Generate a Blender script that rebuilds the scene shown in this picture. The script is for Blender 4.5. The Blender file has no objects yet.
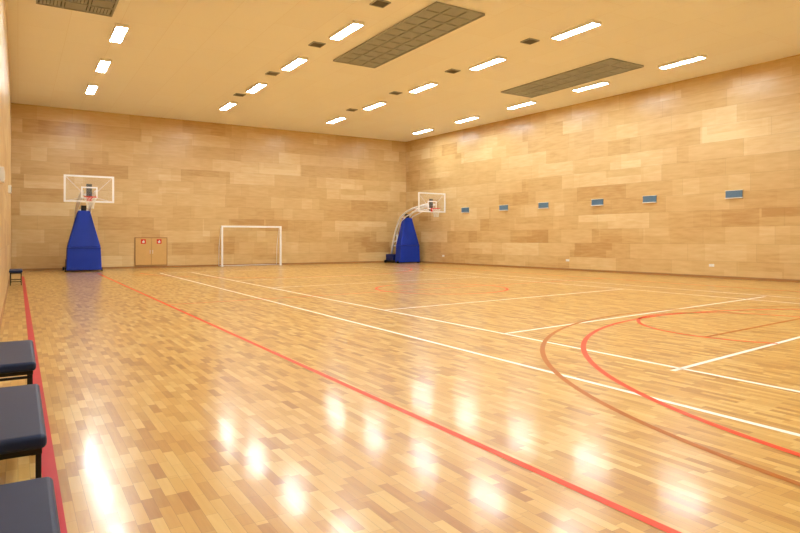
import bpy, math, random
from mathutils import Vector
random.seed(4)
S = bpy.context.scene
S.view_settings.view_transform = 'Standard'
S.view_settings.look = 'None'

def lin(c):
    return tuple(((v/255)/12.92 if v/255 <= 0.04045 else ((v/255+0.055)/1.055)**2.4) for v in c) + (1.0,)

# ------------------------------------------------------------ materials
def mat(name, rgb, rough=0.5, metal=0.0, alpha=1.0, coat=0.0, noise=0.0, nscale=8, spec=0.5):
    m = bpy.data.materials.new(name); m.use_nodes = True
    nt = m.node_tree; b = nt.nodes['Principled BSDF']
    b.inputs['Base Color'].default_value = lin(rgb)
    b.inputs['Roughness'].default_value = rough
    b.inputs['Metallic'].default_value = metal
    b.inputs['Alpha'].default_value = alpha
    b.inputs['Coat Weight'].default_value = coat
    b.inputs['Specular IOR Level'].default_value = spec
    if noise:
        tc = nt.nodes.new('ShaderNodeTexCoord'); n = nt.nodes.new('ShaderNodeTexNoise')
        n.inputs['Scale'].default_value = nscale
        nt.links.new(tc.outputs['Object'], n.inputs['Vector'])
        mx = nt.nodes.new('ShaderNodeMix'); mx.data_type = 'RGBA'
        c = lin(rgb)
        mx.inputs['A'].default_value = tuple(v*(1-noise) for v in c[:3])+(1,)
        mx.inputs['B'].default_value = tuple(min(1, v*(1+noise)) for v in c[:3])+(1,)
        nt.links.new(n.outputs['Fac'], mx.inputs['Factor'])
        nt.links.new(mx.outputs['Result'], b.inputs['Base Color'])
    return m

def emis(name, rgb, s):
    m = bpy.data.materials.new(name); m.use_nodes = True
    nt = m.node_tree; nt.nodes.clear()
    e = nt.nodes.new('ShaderNodeEmission'); o = nt.nodes.new('ShaderNodeOutputMaterial')
    e.inputs['Color'].default_value = lin(rgb); e.inputs['Strength'].default_value = s
    nt.links.new(e.outputs[0], o.inputs[0]); return m

class NT:
    def __init__(s, nt): s.nt = nt
    def m(s, op, a, b=None, c=None):
        n = s.nt.nodes.new('ShaderNodeMath'); n.operation = op
        for i, v in enumerate((a, b, c)):
            if v is None: continue
            if isinstance(v, (int, float)): n.inputs[i].default_value = v
            else: s.nt.links.new(v, n.inputs[i])
        return n.outputs[0]
    def white(s, x, y, seed):
        n = s.nt.nodes.new('ShaderNodeTexWhiteNoise'); n.noise_dimensions = '3D'
        c = s.nt.nodes.new('ShaderNodeCombineXYZ')
        for i, v in enumerate((x, y, seed)):
            if isinstance(v, (int, float)): c.inputs[i].default_value = v
            else: s.nt.links.new(v, c.inputs[i])
        s.nt.links.new(c.outputs[0], n.inputs['Vector'])
        return n.outputs['Value']
    def planks(s, u, v, L, W, seed, seam=0.03):
        vv = s.m('DIVIDE', v, W); row = s.m('FLOOR', vv)
        off = s.white(row, 3.3, seed)
        uu = s.m('ADD', s.m('DIVIDE', u, L), s.m('MULTIPLY', off, 7.0))
        col = s.m('FLOOR', uu)
        val = s.white(row, col, seed+5.5)
        e1 = s.m('MULTIPLY', s.m('PINGPONG', vv, 0.5), W)
        e2 = s.m('MULTIPLY', s.m('PINGPONG', uu, 0.5), L)
        edge = s.m('LESS_THAN', s.m('MINIMUM', e1, e2), seam)
        return val, edge

def ramp(nt, fac, stops):
    r = nt.nodes.new('ShaderNodeValToRGB')
    e = r.color_ramp.elements
    while len(e) < len(stops): e.new(0.5)
    for el, (p, c) in zip(e, stops):
        el.position = p; el.color = lin(c)
    nt.links.new(fac, r.inputs[0]); return r.outputs[0]

def mixc(nt, f, a, b, mode='MIX'):
    mx = nt.nodes.new('ShaderNodeMix'); mx.data_type = 'RGBA'; mx.blend_type = mode
    for k, v in (('Factor', f), ('A', a), ('B', b)):
        if isinstance(v, (int, float)): mx.inputs[k].default_value = v
        elif isinstance(v, tuple): mx.inputs[k].default_value = v
        else: nt.links.new(v, mx.inputs[k])
    return mx.outputs['Result']

def wood_wall(name, axis):
    m = bpy.data.materials.new(name); m.use_nodes = True
    nt = m.node_tree; N = NT(nt); b = nt.nodes['Principled BSDF']
    g = nt.nodes.new('ShaderNodeNewGeometry'); sp = nt.nodes.new('ShaderNodeSeparateXYZ')
    nt.links.new(g.outputs['Position'], sp.inputs[0])
    u = sp.outputs[axis]; v = sp.outputs['Z']
    a1, e1 = N.planks(u, v, 2.44, 0.61, 1.0, 0.007)
    a2, e2 = N.planks(u, v, 3.3, 1.22, 9.0, 0.004)
    a3, e3 = N.planks(u, v, 1.05, 0.61, 15.0, 0.004)
    a4, e4 = N.planks(u, v, 1.9, 0.305, 22.0, 0.004)
    # only some panels are cut into narrow strips
    cut = N.m('GREATER_THAN', a2, 0.62)
    strip = N.m('ADD', N.m('MULTIPLY', cut, a4), N.m('MULTIPLY', N.m('SUBTRACT', 1.0, cut), 0.5))
    f = N.m('ADD', N.m('ADD', N.m('MULTIPLY', a1, 0.42), N.m('MULTIPLY', a2, 0.08)), N.m('ADD', N.m('MULTIPLY', a3, 0.18), N.m('MULTIPLY', strip, 0.32)))
    mp = nt.nodes.new('ShaderNodeMapping'); mp.inputs['Scale'].default_value = (0.8, 0.8, 5)
    nt.links.new(g.outputs['Position'], mp.inputs['Vector'])
    no = nt.nodes.new('ShaderNodeTexNoise'); no.inputs['Scale'].default_value = 2.2
    no.inputs['Detail'].default_value = 7
    nt.links.new(mp.outputs[0], no.inputs['Vector'])
    f2 = N.m('ADD', f, N.m('MULTIPLY', N.m('SUBTRACT', no.outputs['Fac'], 0.5), 0.6))
    col = ramp(nt, f2, [(0.12, (192, 150, 94)), (0.36, (209, 174, 119)), (0.6, (219, 188, 134)), (0.9, (231, 207, 160))])
    ed = N.m('MULTIPLY', e1, 0.25)
    col = mixc(nt, ed, col, lin((150, 108, 60)))
    nt.links.new(col, b.inputs['Base Color'])
    b.inputs['Roughness'].default_value = 0.3
    return m

def floor_mat():
    m = bpy.data.materials.new('oak_parquet'); m.use_nodes = True
    nt = m.node_tree; N = NT(nt); b = nt.nodes['Principled BSDF']
    g = nt.nodes.new('ShaderNodeNewGeometry'); sp = nt.nodes.new('ShaderNodeSeparateXYZ')
    nt.links.new(g.outputs['Position'], sp.inputs[0])
    x, y = sp.outputs['X'], sp.outputs['Y']
    a1, e1 = N.planks(y, x, 0.27, 0.062, 2.0, 0.0011)
    a2, e2 = N.planks(y, x, 2.2, 0.186, 7.0, 0.0014)
    f = N.m('ADD', N.m('MULTIPLY', a1, 0.85), N.m('MULTIPLY', a2, 0.15))
    mp = nt.nodes.new('ShaderNodeMapping'); mp.inputs['Scale'].default_value = (30, 2.2, 1)
    nt.links.new(g.outputs['Position'], mp.inputs['Vector'])
    no = nt.nodes.new('ShaderNodeTexNoise'); no.inputs['Scale'].default_value = 1.5
    no.inputs['Detail'].default_value = 4
    nt.links.new(mp.outputs[0], no.inputs['Vector'])
    f2 = N.m('ADD', f, N.m('MULTIPLY', N.m('SUBTRACT', no.outputs['Fac'], 0.5), 0.35))
    col = ramp(nt, f2, [(0.05, (170, 119, 50)), (0.35, (198, 151, 74)), (0.7, (210, 168, 91)), (1.0, (223, 190, 118))])
    col = mixc(nt, N.m('MULTIPLY', N.m('MAXIMUM', e1, e2), 0.5), col, lin((125, 80, 32)))
    nt.links.new(col, b.inputs['Base Color'])
    b.inputs['Roughness'].default_value = 0.28
    b.inputs['Specular IOR Level'].default_value = 0.5
    b.inputs['Coat Weight'].default_value = 0.4
    b.inputs['Coat Roughness'].default_value = 0.13
    n2 = nt.nodes.new('ShaderNodeTexNoise'); n2.inputs['Scale'].default_value = 3.5
    nt.links.new(g.outputs['Position'], n2.inputs['Vector'])
    bp = nt.nodes.new('ShaderNodeBump'); bp.inputs['Strength'].default_value = 0.18
    bp.inputs['Distance'].default_value = 0.01
    hh = N.m('ADD', n2.outputs['Fac'], N.m('MULTIPLY', a1, 0.08))
    nt.links.new(hh, bp.inputs['Height'])
    nt.links.new(bp.outputs[0], b.inputs['Normal'])
    nt.links.new(bp.outputs[0], b.inputs['Coat Normal'])
    return m

def ceil_mat():
    m = bpy.data.materials.new('ceiling_panels'); m.use_nodes = True
    nt = m.node_tree; N = NT(nt); b = nt.nodes['Principled BSDF']
    g = nt.nodes.new('ShaderNodeNewGeometry'); sp = nt.nodes.new('ShaderNodeSeparateXYZ')
    nt.links.new(g.outputs['Position'], sp.inputs[0])
    a, e = N.planks(sp.outputs['Y'], sp.outputs['X'], 2.4, 1.2, 4.0, 0.006)
    col = ramp(nt, a, [(0, (248, 246, 242)), (1, (250, 249, 246))])
    col = mixc(nt, N.m('MULTIPLY', e, 0.2), col, lin((200, 175, 140)))
    nt.links.new(col, b.inputs['Base Color']); b.inputs['Roughness'].default_value = 0.7
    return m

M_wallX = wood_wall('plywood_wall_x', 'X')
M_wallY = wood_wall('plywood_wall_y', 'Y')
M_floor = floor_mat(); M_ceil = ceil_mat()
M_base = mat('baseboard_wood', (166, 120, 70), 0.4, noise=0.1)
M_white = mat('line_white', (255, 255, 252), 0.3, coat=0.2, noise=0.0)
M_orange = mat('line_orange', (236, 62, 4), 0.4, noise=0.05, spec=0.35)
M_crim = mat('line_crimson', (192, 6, 40), 0.4, noise=0.05, spec=0.35)
M_brown = mat('line_ochre', (176, 98, 0), 0.4, noise=0.05, spec=0.3)
M_steel = mat('white_painted_steel', (242, 242, 244), 0.35, noise=0.02)
M_blue = mat('blue_vinyl', (6, 52, 176), 0.5, noise=0.08, nscale=3, spec=0.4)
M_dblue = mat('dark_blue_vinyl', (6, 30, 110), 0.5, noise=0.08, spec=0.4)
M_black = mat('black_steel', (16, 16, 18), 0.45, noise=0.1, spec=0.4)
M_navy = mat('navy_leatherette', (12, 36, 76), 0.45, noise=0.12, nscale=20, spec=0.35)
M_red = mat('red_paint', (214, 36, 20), 0.4, noise=0.03)
M_glass = mat('backboard_glass', (235, 240, 240), 0.1, alpha=0.08, noise=0.01)
M_net = mat('net_cord', (235, 235, 230), 0.8, noise=0.02)
M_light = emis('light_diffuser', (240, 250, 252), 82)
M_frame = mat('fixture_frame', (240, 238, 230), 0.5, noise=0.01)
M_gril = mat('grille_metal', (170, 174, 172), 0.5, 0.1, noise=0.08)
M_dark = mat('duct_dark', (112, 114, 110), 0.8, noise=0.1)
M_vent = mat('vent_dark', (120, 114, 104), 0.7, noise=0.1)
M_bgrey = mat('blue_grey_panel', (98, 132, 162), 0.4, noise=0.05)
M_lwood = mat('cabinet_wood', (214, 172, 106), 0.4, noise=0.06)
M_lwd = mat('cabinet_wood_dark', (165, 118, 66), 0.5, noise=0.06)
M_paint = mat('offwhite_plastic', (232, 232, 228), 0.4, noise=0.02)

# ------------------------------------------------------------ mesh builder
class MB:
    def __init__(s): s.v = []; s.f = []; s.mi = []; s.mats = []
    def _m(s, m):
        if m not in s.mats: s.mats.append(m)
        return s.mats.index(m)
    def faces(s, vs, fs, m):
        o = len(s.v); s.v += [tuple(v) for v in vs]; k = s._m(m)
        for f in fs: s.f.append([i+o for i in f]); s.mi.append(k)
    def prism(s, bot, top, m):
        n = len(bot)
        fs = [list(range(n))[::-1], list(range(n, 2*n))]
        for i in range(n): fs.append([i, (i+1) % n, n+(i+1) % n, n+i])
        s.faces(list(bot)+list(top), fs, m)
    def box(s, x0, x1, y0, y1, z0, z1, m):
        q = [(x0, y0), (x1, y0), (x1, y1), (x0, y1)]
        s.prism([(a, b, z0) for a, b in q], [(a, b, z1) for a, b in q], m)
    def tube(s, pts, r, m, n=10, closed=False):
        P = [Vector(p) for p in pts]; rings = []
        N = len(P); up0 = None
        for i in range(N):
            if closed: t = (P[(i+1) % N]-P[i-1])
            else: t = (P[min(i+1, N-1)]-P[max(i-1, 0)])
            t.normalize()
            ref = Vector((0, 0, 1)) if abs(t.z) < 0.9 else Vector((1, 0, 0))
            if up0 is not None: ref = up0
            a = (ref - t*ref.dot(t)).normalized(); up0 = a
            b = t.cross(a)
            rings.append([P[i]+(a*math.cos(2*math.pi*k/n)+b*math.sin(2*math.pi*k/n))*r for k in range(n)])
        vs = [v for R in rings for v in R]; fs = []
        for i in range(N if closed else N-1):
            j = (i+1) % N
            for k in range(n): fs.append([i*n+k, i*n+(k+1) % n, j*n+(k+1) % n, j*n+k])
        if not closed:
            fs.append(list(range(n))[::-1]); fs.append([(N-1)*n+k for k in range(n)])
        s.faces(vs, fs, m)
    def done(s, name, parent=None, bevel=0, seg=2, loc=None, smooth=False):
        me = bpy.data.meshes.new(name); me.from_pydata(s.v, [], s.f)
        for m in s.mats: me.materials.append(m)
        me.polygons.foreach_set('material_index', s.mi)
        if smooth: me.polygons.foreach_set('use_smooth', [True]*len(s.f))
        me.update()
        import bmesh
        bm = bmesh.new(); bm.from_mesh(me); bmesh.ops.recalc_face_normals(bm, faces=bm.faces); bm.to_mesh(me); bm.free()
        o = bpy.data.objects.new(name, me); S.collection.objects.link(o)
        if loc: o.location = loc
        if parent: o.parent = parent
        if bevel:
            b = o.modifiers.new('bevel', 'BEVEL'); b.width = bevel; b.segments = seg
            b.limit_method = 'ANGLE'; b.angle_limit = math.radians(30)
        return o

def empty(name, loc):
    e = bpy.data.objects.new(name, None); S.collection.objects.link(e); e.location = loc
    e.empty_display_size = 0.2; return e

# ------------------------------------------------------------ room
H = 7.35; XL = -0.25; YB = 31.8; YF = -3.6; T = 0.25
XR1 = 20.2                       # right wall at the back corner
XR0 = 20.2 + (YB-YF)*0.055       # right wall at the front corner
b = MB(); b.prism([(XL-T, YF-T, -0.2), (XR0+T, YF-T, -0.2), (XR0+T, YB+T, -0.2), (XL-T, YB+T, -0.2)],
                  [(XL-T, YF-T, 0), (XR0+T, YF-T, 0), (XR0+T, YB+T, 0), (XL-T, YB+T, 0)], M_floor); b.done('floor')
b = MB(); b.box(XL-T, XR0+T, YF-T, YB+T, H, H+0.2, M_ceil); b.done('ceiling')
b = MB(); b.box(XL-T, XL, YF, YB, 0, H, M_wallY); b.done('wall_left')
b = MB(); b.box(XL-T, XR0+T, YB, YB+T, 0, H, M_wallX); b.done('wall_back')
b = MB(); b.box(XL-T, XR0+T, YF-T, YF, 0, H, M_wallX); b.done('wall_front')
q = [(XR0, YF), (XR0+T, YF), (XR1+T, YB), (XR1, YB)]
b = MB(); b.prism([(x, y, 0) for x, y in q], [(x, y, H) for x, y in q], M_wallY); b.done('wall_right')
b = MB(); b.box(XL, XR1, YB-0.02, YB, 0, 0.09, M_base); b.done('baseboard_back')
b = MB(); b.box(XL, XL+0.02, YF, YB-0.02, 0, 0.09, M_base); b.done('baseboard_left')
q = [(XR0-0.02, YF), (XR0, YF), (XR1, YB-0.02), (XR1-0.02, YB-0.02)]
b = MB(); b.prism([(x, y, 0) for x, y in q], [(x, y, 0.09) for x, y in q], M_base); b.done('baseboard_right')

# ------------------------------------------------------------ court markings
L = MB()
def line(x0, y0, x1, y1, w, m, z):
    d = Vector((x1-x0, y1-y0)).normalized(); n = Vector((-d.y, d.x))*w/2
    q = [(x0-n.x, y0-n.y), (x1-n.x, y1-n.y), (x1+n.x, y1+n.y), (x0+n.x, y0+n.y)]
    L.faces([(a, c, z) for a, c in q], [[0, 1, 2, 3]], m)
def arc(cx, cy, r, a0, a1, w, m, z, n=96):
    vs = []; fs = []
    for i in range(n+1):
        a = math.radians(a0+(a1-a0)*i/n)
        vs += [(cx+(r-w/2)*math.cos(a), cy+(r-w/2)*math.sin(a), z), (cx+(r+w/2)*math.cos(a), cy+(r+w/2)*math.sin(a), z)]
    for i in range(n): fs.append([2*i, 2*i+1, 2*i+3, 2*i+2])
    L.faces(vs, fs, m)
zw, zo, zb = 0.0016, 0.0028, 0.0022
W = 0.06
line(0.16, -3.4, 0.16, 27.0, 0.08, M_crim, zo)
line(2.645, -0.5, 2.75, 27.6, W, M_orange, zo)
line(17.6, -0.5, 17.6, 27.6, W, M_orange, zo)
line(2.68, 13.7, 17.6, 14.7, W*0.8, M_orange, zo)
WW = 0.062
line(4.70, -1.5, 4.95, 26.6, WW, M_white, zw)
line(6.06, -1.5, 6.20, 26.6, WW, M_white, zw)
line(14.3, -1.5, 14.5, 26.9, WW, M_white, zw)
line(15.6, -1.5, 15.8, 26.9, WW, M_white, zw)
line(4.95, 26.6, 15.8, 27.2, WW, M_white, zw)
line(6.06, 6.9, 15.4, 8.0, WW, M_white, zw)
line(6.1, 10.45, 14.4, 11.3, WW, M_white, zw)
line(6.1, 16.9, 14.4, 17.7, WW, M_white, zw)
line(6.1, 20.4, 14.4, 21.2, WW, M_white, zw)
line(5.9, 4.02, 14.3, 5.0, WW, M_white, zw)
arc(10.2, 1.1, 6.45, 0, 180, W, M_brown, zb)
line(3.75, 1.1, 3.75, -0.5, W, M_brown, zb); line(16.65, 1.1, 16.65, -0.5, W, M_brown, zb)
arc(10.2, 1.05, 5.98, 0, 180, W*1.1, M_orange, zo)
arc(10.1, 5.35, 1.8, 0, 215, W, M_orange, zo)
line(8.3, 5.15, 12.0, 5.5, W, M_brown, zb)
arc(10.2, 14.2, 1.85, 0, 360, W*1.2, M_orange, zo)
arc(10.3, 26.9, 6.5, 180, 360, W, M_brown, zb)
arc(10.3, 27.0, 6.05, 180, 360, W, M_orange, zo)
L.done('court_lines')

# ------------------------------------------------------------ ceiling fixtures
def ceiling_light(x, y):
    b = MB(); w, l = 0.17, 0.78; z0 = -0.09
    b.box(-w, w, -l, l, -0.05, 0, M_frame)
    for sx in (-1, 1):
        b.box(min(sx*w, sx*(w-0.025)), max(sx*w, sx*(w-0.025)), -l, l, z0, -0.05, M_frame)
    for sy in (-1, 1):
        b.box(-w+0.025, w-0.025, min(sy*l, sy*(l-0.025)), max(sy*l, sy*(l-0.025)), z0, -0.05, M_frame)
    b.box(-w+0.025, w-0.025, -l+0.025, l-0.025, -0.082, -0.05, M_light)
    b.done('ceiling_light', loc=(x, y, H))
for x, k, skip in ((2.46, 27.0, (3,)), (7.9, 27.2, ()), (13.4, 27.6, ()), (18.8, 27.9, (5,))):
    for i in range(8):
        if i not in skip: ceiling_light(x, k-3.86*i)

def square_vent(x, y):
    b = MB(); a = 0.18
    b.box(-a, a, -a, a, -0.012, 0, M_dark)
    for k in range(6):
        c = -a+0.03+k*(2*a-0.06)/5
        b.box(-a, a, c-0.012, c+0.012, -0.03, -0.012, M_vent)
    for q in ((-a-.02, -a, -a-.02, a+.02), (a, a+.02, -a-.02, a+.02), (-a, a, -a-.02, -a), (-a, a, a, a+.02)):
        b.box(q[0], q[1], q[2], q[3], -0.035, 0, M_gril)
    b.done('air_vent', loc=(x, y, H))
for x, k, n in ((7.75, 25.0, 7), (13.05, 25.2, 4)):
    for i in range(n): square_vent(x, k-3.86*i)

def grille(x0, x1, y0, y1):
    b = MB(); cx, cy = (x0+x1)/2, (y0+y1)/2
    w, l = (x1-x0), (y1-y0)
    b.box(-w/2, w/2, -l/2, l/2, -0.01, 0, M_dark)
    nx, ny = 3, max(2, round(l/0.56))
    for i in range(nx+1):
        c = -w/2+w*i/nx; b.box(c-0.02, c+0.02, -l/2, l/2, -0.06, -0.01, M_gril)
    for j in range(ny+1):
        c = -l/2+l*j/ny; b.box(-w/2, w/2, c-0.02, c+0.02, -0.055, -0.01, M_gril)
    for i in range(nx):
        for j in range(ny):
            a0 = -w/2+w*i/nx+0.05; a1 = -w/2+w*(i+1)/nx-0.05
            c0 = -l/2+l*j/ny+0.05; c1 = -l/2+l*(j+1)/ny-0.05
            for k in range(6):
                if (i+j) % 2:
                    c = c0+(c1-c0)*(k+0.5)/6
                    b.box(a0, a1, c-0.028, c+0.028, -0.045, -0.03, M_gril)
                else:
                    c = a0+(a1-a0)*(k+0.5)/6
                    b.box(c-0.028, c+0.028, c0, c1, -0.045, -0.03, M_gril)
    b.done('ceiling_grille', loc=(cx, cy, H))
grille(8.9, 10.45, 12.6, 18.5)
grille(16.55, 18.2, 13.5, 18.9)
grille(0.4, 2.1, 12.0, 17.9)
grille(8.9, 10.45, 1.0, 6.9)
grille(16.55, 18.2, 2.0, 7.4)

# ------------------------------------------------------------ wall items
ang = math.atan(0.055)
for y in (12.1, 15.35, 17.8, 20.8, 23.4, 26.3):
    x = 20.2+(YB-y)*0.055
    b = MB(); b.box(-0.05, 0, -0.28, 0.28, -0.12, 0.12, M_bgrey)
    for k in range(5): b.box(-0.06, -0.05, -0.25, 0.25, -0.095+k*0.045, -0.075+k*0.045, M_bgrey)
    b.box(-0.065, 0, -0.3, 0.3, -0.15, -0.12, M_paint)
    b.box(-0.065, 0, -0.3, 0.3, 0.12, 0.135, M_paint)
    o = b.done('wall_vent', loc=(x, y, 2.97)); o.rotation_euler = (0, 0, ang)
for y in (12.9, 19.4, 28.2):
    x = 20.2+(YB-y)*0.055
    b = MB(); b.box(-0.02, 0, -0.09, 0.09, -0.05, 0.05, M_paint)
    for s in (-1, 1): b.box(-0.024, -0.02, s*0.045-0.025, s*0.045+0.025, -0.025, 0.025, M_frame)
    o = b.done('wall_socket', loc=(x, y, 0.45)); o.rotation_euler = (0, 0, ang)

# fire hose cabinet on back wall
e = empty('fire_hose_cabinet', (5.5, YB, 0))
b = MB(); b.box(-0.75, 0.75, -0.035, 0, 0.1, 1.48, M_lwd); b.done('surround', e)
b = MB(); b.box(-0.71, -0.006, -0.06, -0.035, 0.14, 1.44, M_lwood); b.done('door_leaf_1', e, 0.004)
b = MB(); b.box(0.006, 0.71, -0.06, -0.035, 0.14, 1.44, M_lwood); b.done('door_leaf_2', e, 0.004)
b = MB()
for s in (-1, 1):
    b.tube([(s*0.06, -0.06, 0.7), (s*0.06, -0.1, 0.7), (s*0.06, -0.1, 0.86), (s*0.06, -0.06, 0.86)], 0.01, M_steel, 8)
b.done('handles', e)
for s in (-1, 1):
    b = MB(); c = s*0.36
    b.box(c-0.11, c+0.11, -0.066, -0.06, 1.17, 1.39, M_red)
    b.faces([(c-0.05, -0.068, 1.21), (c+0.05, -0.068, 1.21), (c+0.06, -0.068, 1.28), (c+0.01, -0.068, 1.36), (c-0.02, -0.068, 1.29), (c-0.055, -0.068, 1.3)],
            [[0, 1, 2, 3, 4, 5]], M_paint)
    b.done('fire_sign', e)

# small boxes on left wall
b = MB(); b.box(0, 0.06, -0.15, 0.15, -0.12, 0.12, M_paint); b.box(0.06, 0.068, -0.1, 0.1, -0.07, 0.07, M_frame)
b.done('wall_control_box', bevel=0.008, loc=(XL, 12.0, 2.45))
b = MB(); b.box(0, 0.08, -0.12, 0.12, -0.12, 0.12, M_paint); b.box(0.08, 0.09, -0.08, 0.08, -0.08, 0.08, M_vent)
b.done('wall_speaker', bevel=0.008, loc=(XL, 22.0, 2.9))

# ------------------------------------------------------------ goal
e = empty('football_goal', (10.3, 31.1, 0))
b = MB(); hw = 1.55; r = 0.045
b.box(-hw-r, -hw+r, -r, r, 0, 2.08, M_steel); b.box(hw-r, hw+r, -r, r, 0, 2.08, M_steel)
b.box(-hw+r, hw-r, -r, r, 1.99, 2.08, M_steel); b.done('front_frame', e, 0.01)
b = MB()
for s in (-1, 1):
    b.tube([(s*hw, 0.04, 2.0), (s*hw, 0.25, 1.95), (s*hw, 0.55, 1.0), (s*hw, 0.6, 0.03)], 0.018, M_steel, 8)
    b.tube([(s*hw, 0.04, 0.03), (s*hw, 0.6, 0.03)], 0.018, M_steel, 8)
b.tube([(-hw, 0.6, 0.03), (hw, 0.6, 0.03)], 0.018, M_steel, 8)
b.done('back_stays', e, smooth=True)

# ------------------------------------------------------------ basketball hoops (hoop faces -Y)
def hoop(x, y):
    e = empty('portable_basketball_hoop', (x, y, 0))
    b = MB()
    lv = [(0.06, 0.68, 0.0, 0.6), (1.05, 0.64, 0.02, 0.56), (2.62, 0.24, 0.2, 0.5)]
    for (z0, w0, f0, r0), (z1, w1, f1, r1) in zip(lv, lv[1:]):
        b.prism([(-w0, f0, z0), (w0, f0, z0), (w0, r0, z0), (-w0, r0, z0)],
                [(-w1, f1, z1), (w1, f1, z1), (w1, r1, z1), (-w1, r1, z1)], M_blue)
    b.done('tower_pad', e, 0.03, 3)
    b = MB(); b.box(-0.655, 0.655, -0.006, 0.0, 1.0, 1.02, M_dblue); b.done('pad_seam', e)
    b = MB(); b.box(-0.62, 0.62, 0.9, 1.75, 0.14, 0.5, M_dblue); b.done('counterweight', e, 0.03)
    b = MB()
    b.box(-0.66, 0.66, 0.85, 1.8, 0.06, 0.12, M_black)
    for sx in (-1, 1):
        b.box(sx*0.62-0.03, sx*0.62+0.03, 0.1, 1.8, 0.08, 0.16, M_black)
    b.done('base_frame', e, 0.008)
    b = MB()
    for sx in (-1, 1):
        for fy in (0.25, 1.68):
            b.tube([(sx*0.7-0.03, fy, 0.08), (sx*0.7+0.03, fy, 0.08)], 0.08, M_black, 16)
    b.done('wheels', e)
    b = MB()
    for sx in (-0.24, 0.24):
        b.tube([(sx*1.3, 1.6, 0.45), (sx*1.25, 1.5, 1.0), (sx*1.2, 1.3, 1.6), (sx*1.1, 1.02, 2.2), (sx*1.1, 0.66, 2.66), (sx, 0.1, 2.95), (sx, -0.6, 3.12), (sx, -1.3, 3.22), (sx, -2.05, 3.3)], 0.06, M_steel, 12)
        b.tube([(sx*1.1, 1.02, 1.7), (sx*1.1, 0.7, 2.3), (sx, 0.1, 2.7), (sx, -0.9, 2.95), (sx, -2.05, 3.02)], 0.035, M_steel, 10)
        b.tube([(sx*1.3, 1.0, 0.45), (sx*1.1, 1.02, 1.75)], 0.045, M_steel, 10)
        b.tube([(sx*1.25, 1.45, 1.15), (sx*1.1, 1.02, 1.35)], 0.035, M_steel, 8)
    for (fy, z) in ((1.5, 1.0), (1.3, 1.6), (0.66, 2.66), (-0.6, 3.12), (-1.3, 3.22)):
        b.tube([(-0.28, fy, z), (0.28, fy, z)], 0.035, M_steel, 10)
    b.done('lift_arms', e, smooth=True)
    b = MB()
    b.box(-0.1, 0.1, -2.12, -2.05, 2.9, 3.6, M_black)
    b.box(-0.1, 0.1, 0.25, 0.45, 2.6, 2.85, M_black)
    for sx in (-1, 1):
        b.tube([(sx*0.1, -2.08, 3.1), (sx*0.82, -2.13, 3.85)], 0.008, M_steel, 8)
        b.tube([(sx*0.1, -2.08, 3.1), (sx*0.82, -2.13, 2.9)], 0.008, M_steel, 8)
    b.done('board_mount', e)
    zb0, zb1 = 2.86, 3.93; y0, y1 = -2.2, -2.16
    b = MB(); b.box(-0.88, 0.88, y0+0.01, y1-0.01, zb0+0.02, zb1-0.02, M_glass); b.done('backboard_glass', e)
    b = MB()
    def fr(x0, x1, z0, z1, t, yy0, yy1):
        b.box(x0, x1, yy0, yy1, z0, z0+t, M_steel); b.box(x0, x1, yy0, yy1, z1-t, z1, M_steel)
        b.box(x0, x0+t, yy0, yy1, z0+t, z1-t, M_steel); b.box(x1-t, x1, yy0, yy1, z0+t, z1-t, M_steel)
    fr(-0.9, 0.9, zb0, zb1, 0.07, y0, y1)
    fr(-0.295, 0.295, 3.03, 3.48, 0.055, y0-0.006, y0+0.006)
    b.done('backboard_frame', e)
    b = MB(); cy = -2.2-0.38
    rim = [(0.225*math.cos(a), cy+0.225*math.sin(a), 3.05) for a in [2*math.pi*i/32 for i in range(32)]]
    b.tube(rim, 0.014, M_red, 8, True)
    b.box(-0.09, 0.09, -2.36, -2.2, 3.02, 3.07, M_red); b.box(-0.1, 0.1, -2.22, -2.2, 2.9, 3.09, M_red)
    b.done('rim', e)
    b = MB()
    def ring(k):
        zz = 3.04-0.09*k; rr = 0.225-0.028*k if k < 4 else 0.125
        return zz, rr
    for i in range(12):
        for d in (1, -1):
            pts = []
            for k in range(6):
                zz, rr = ring(k); a = 2*math.pi*(i+d*0.5*k)/12
                pts.append((rr*math.cos(a), cy+rr*math.sin(a), zz))
            b.tube(pts, 0.005, M_net, 4)
    b.done('net', e)
hoop(2.42, 29.55)
hoop(19.25, 29.85)

# ------------------------------------------------------------ benches
def bench(y0, y1):
    yc = (y0+y1)/2; hl = (y1-y0)/2
    e = empty('padded_bench', (-0.055, yc, 0))
    b = MB(); b.box(-0.175, 0.175, -hl, hl, 0.385, 0.455, M_navy); b.done('seat_cushion', e, 0.025, 4)
    b = MB(); r = 0.0125
    b.box(-0.155, 0.155, -hl+0.03, hl-0.03, 0.355, 0.385, M_black)
    for sy in (-1, 1):
        for sx in (-1, 1):
            cx, cy = sx*0.14, sy*(hl-0.05)
            b.box(cx-r, cx+r, cy-r, cy+r, 0, 0.36, M_black)
        cy = sy*(hl-0.05)
        b.box(-0.14, 0.14, cy-r, cy+r, 0.1, 0.125, M_black)
    b.done('frame', e, 0.003)
bench(5.5, 6.75); bench(3.43, 4.69); bench(1.55, 2.84); bench(21.8, 23.1)

# ------------------------------------------------------------ camera / world
cam = bpy.data.cameras.new('camera'); co = bpy.data.objects.new('camera', cam); S.collection.objects.link(co)
cam.sensor_width = 36; cam.lens = 615/800*36; cam.shift_y = -27.5/800
cam.clip_start = 0.02; cam.clip_end = 200
co.location = (0, 0, 1.4); co.rotation_euler = (math.radians(90), 0, -math.radians(31.85))
S.camera = co
w = bpy.data.worlds.new('world'); S.world = w; w.use_nodes = True
w.node_tree.nodes['Background'].inputs[0].default_value = (1, 0.95, 0.85, 1)
w.node_tree.nodes['Background'].inputs[1].default_value = 0.3
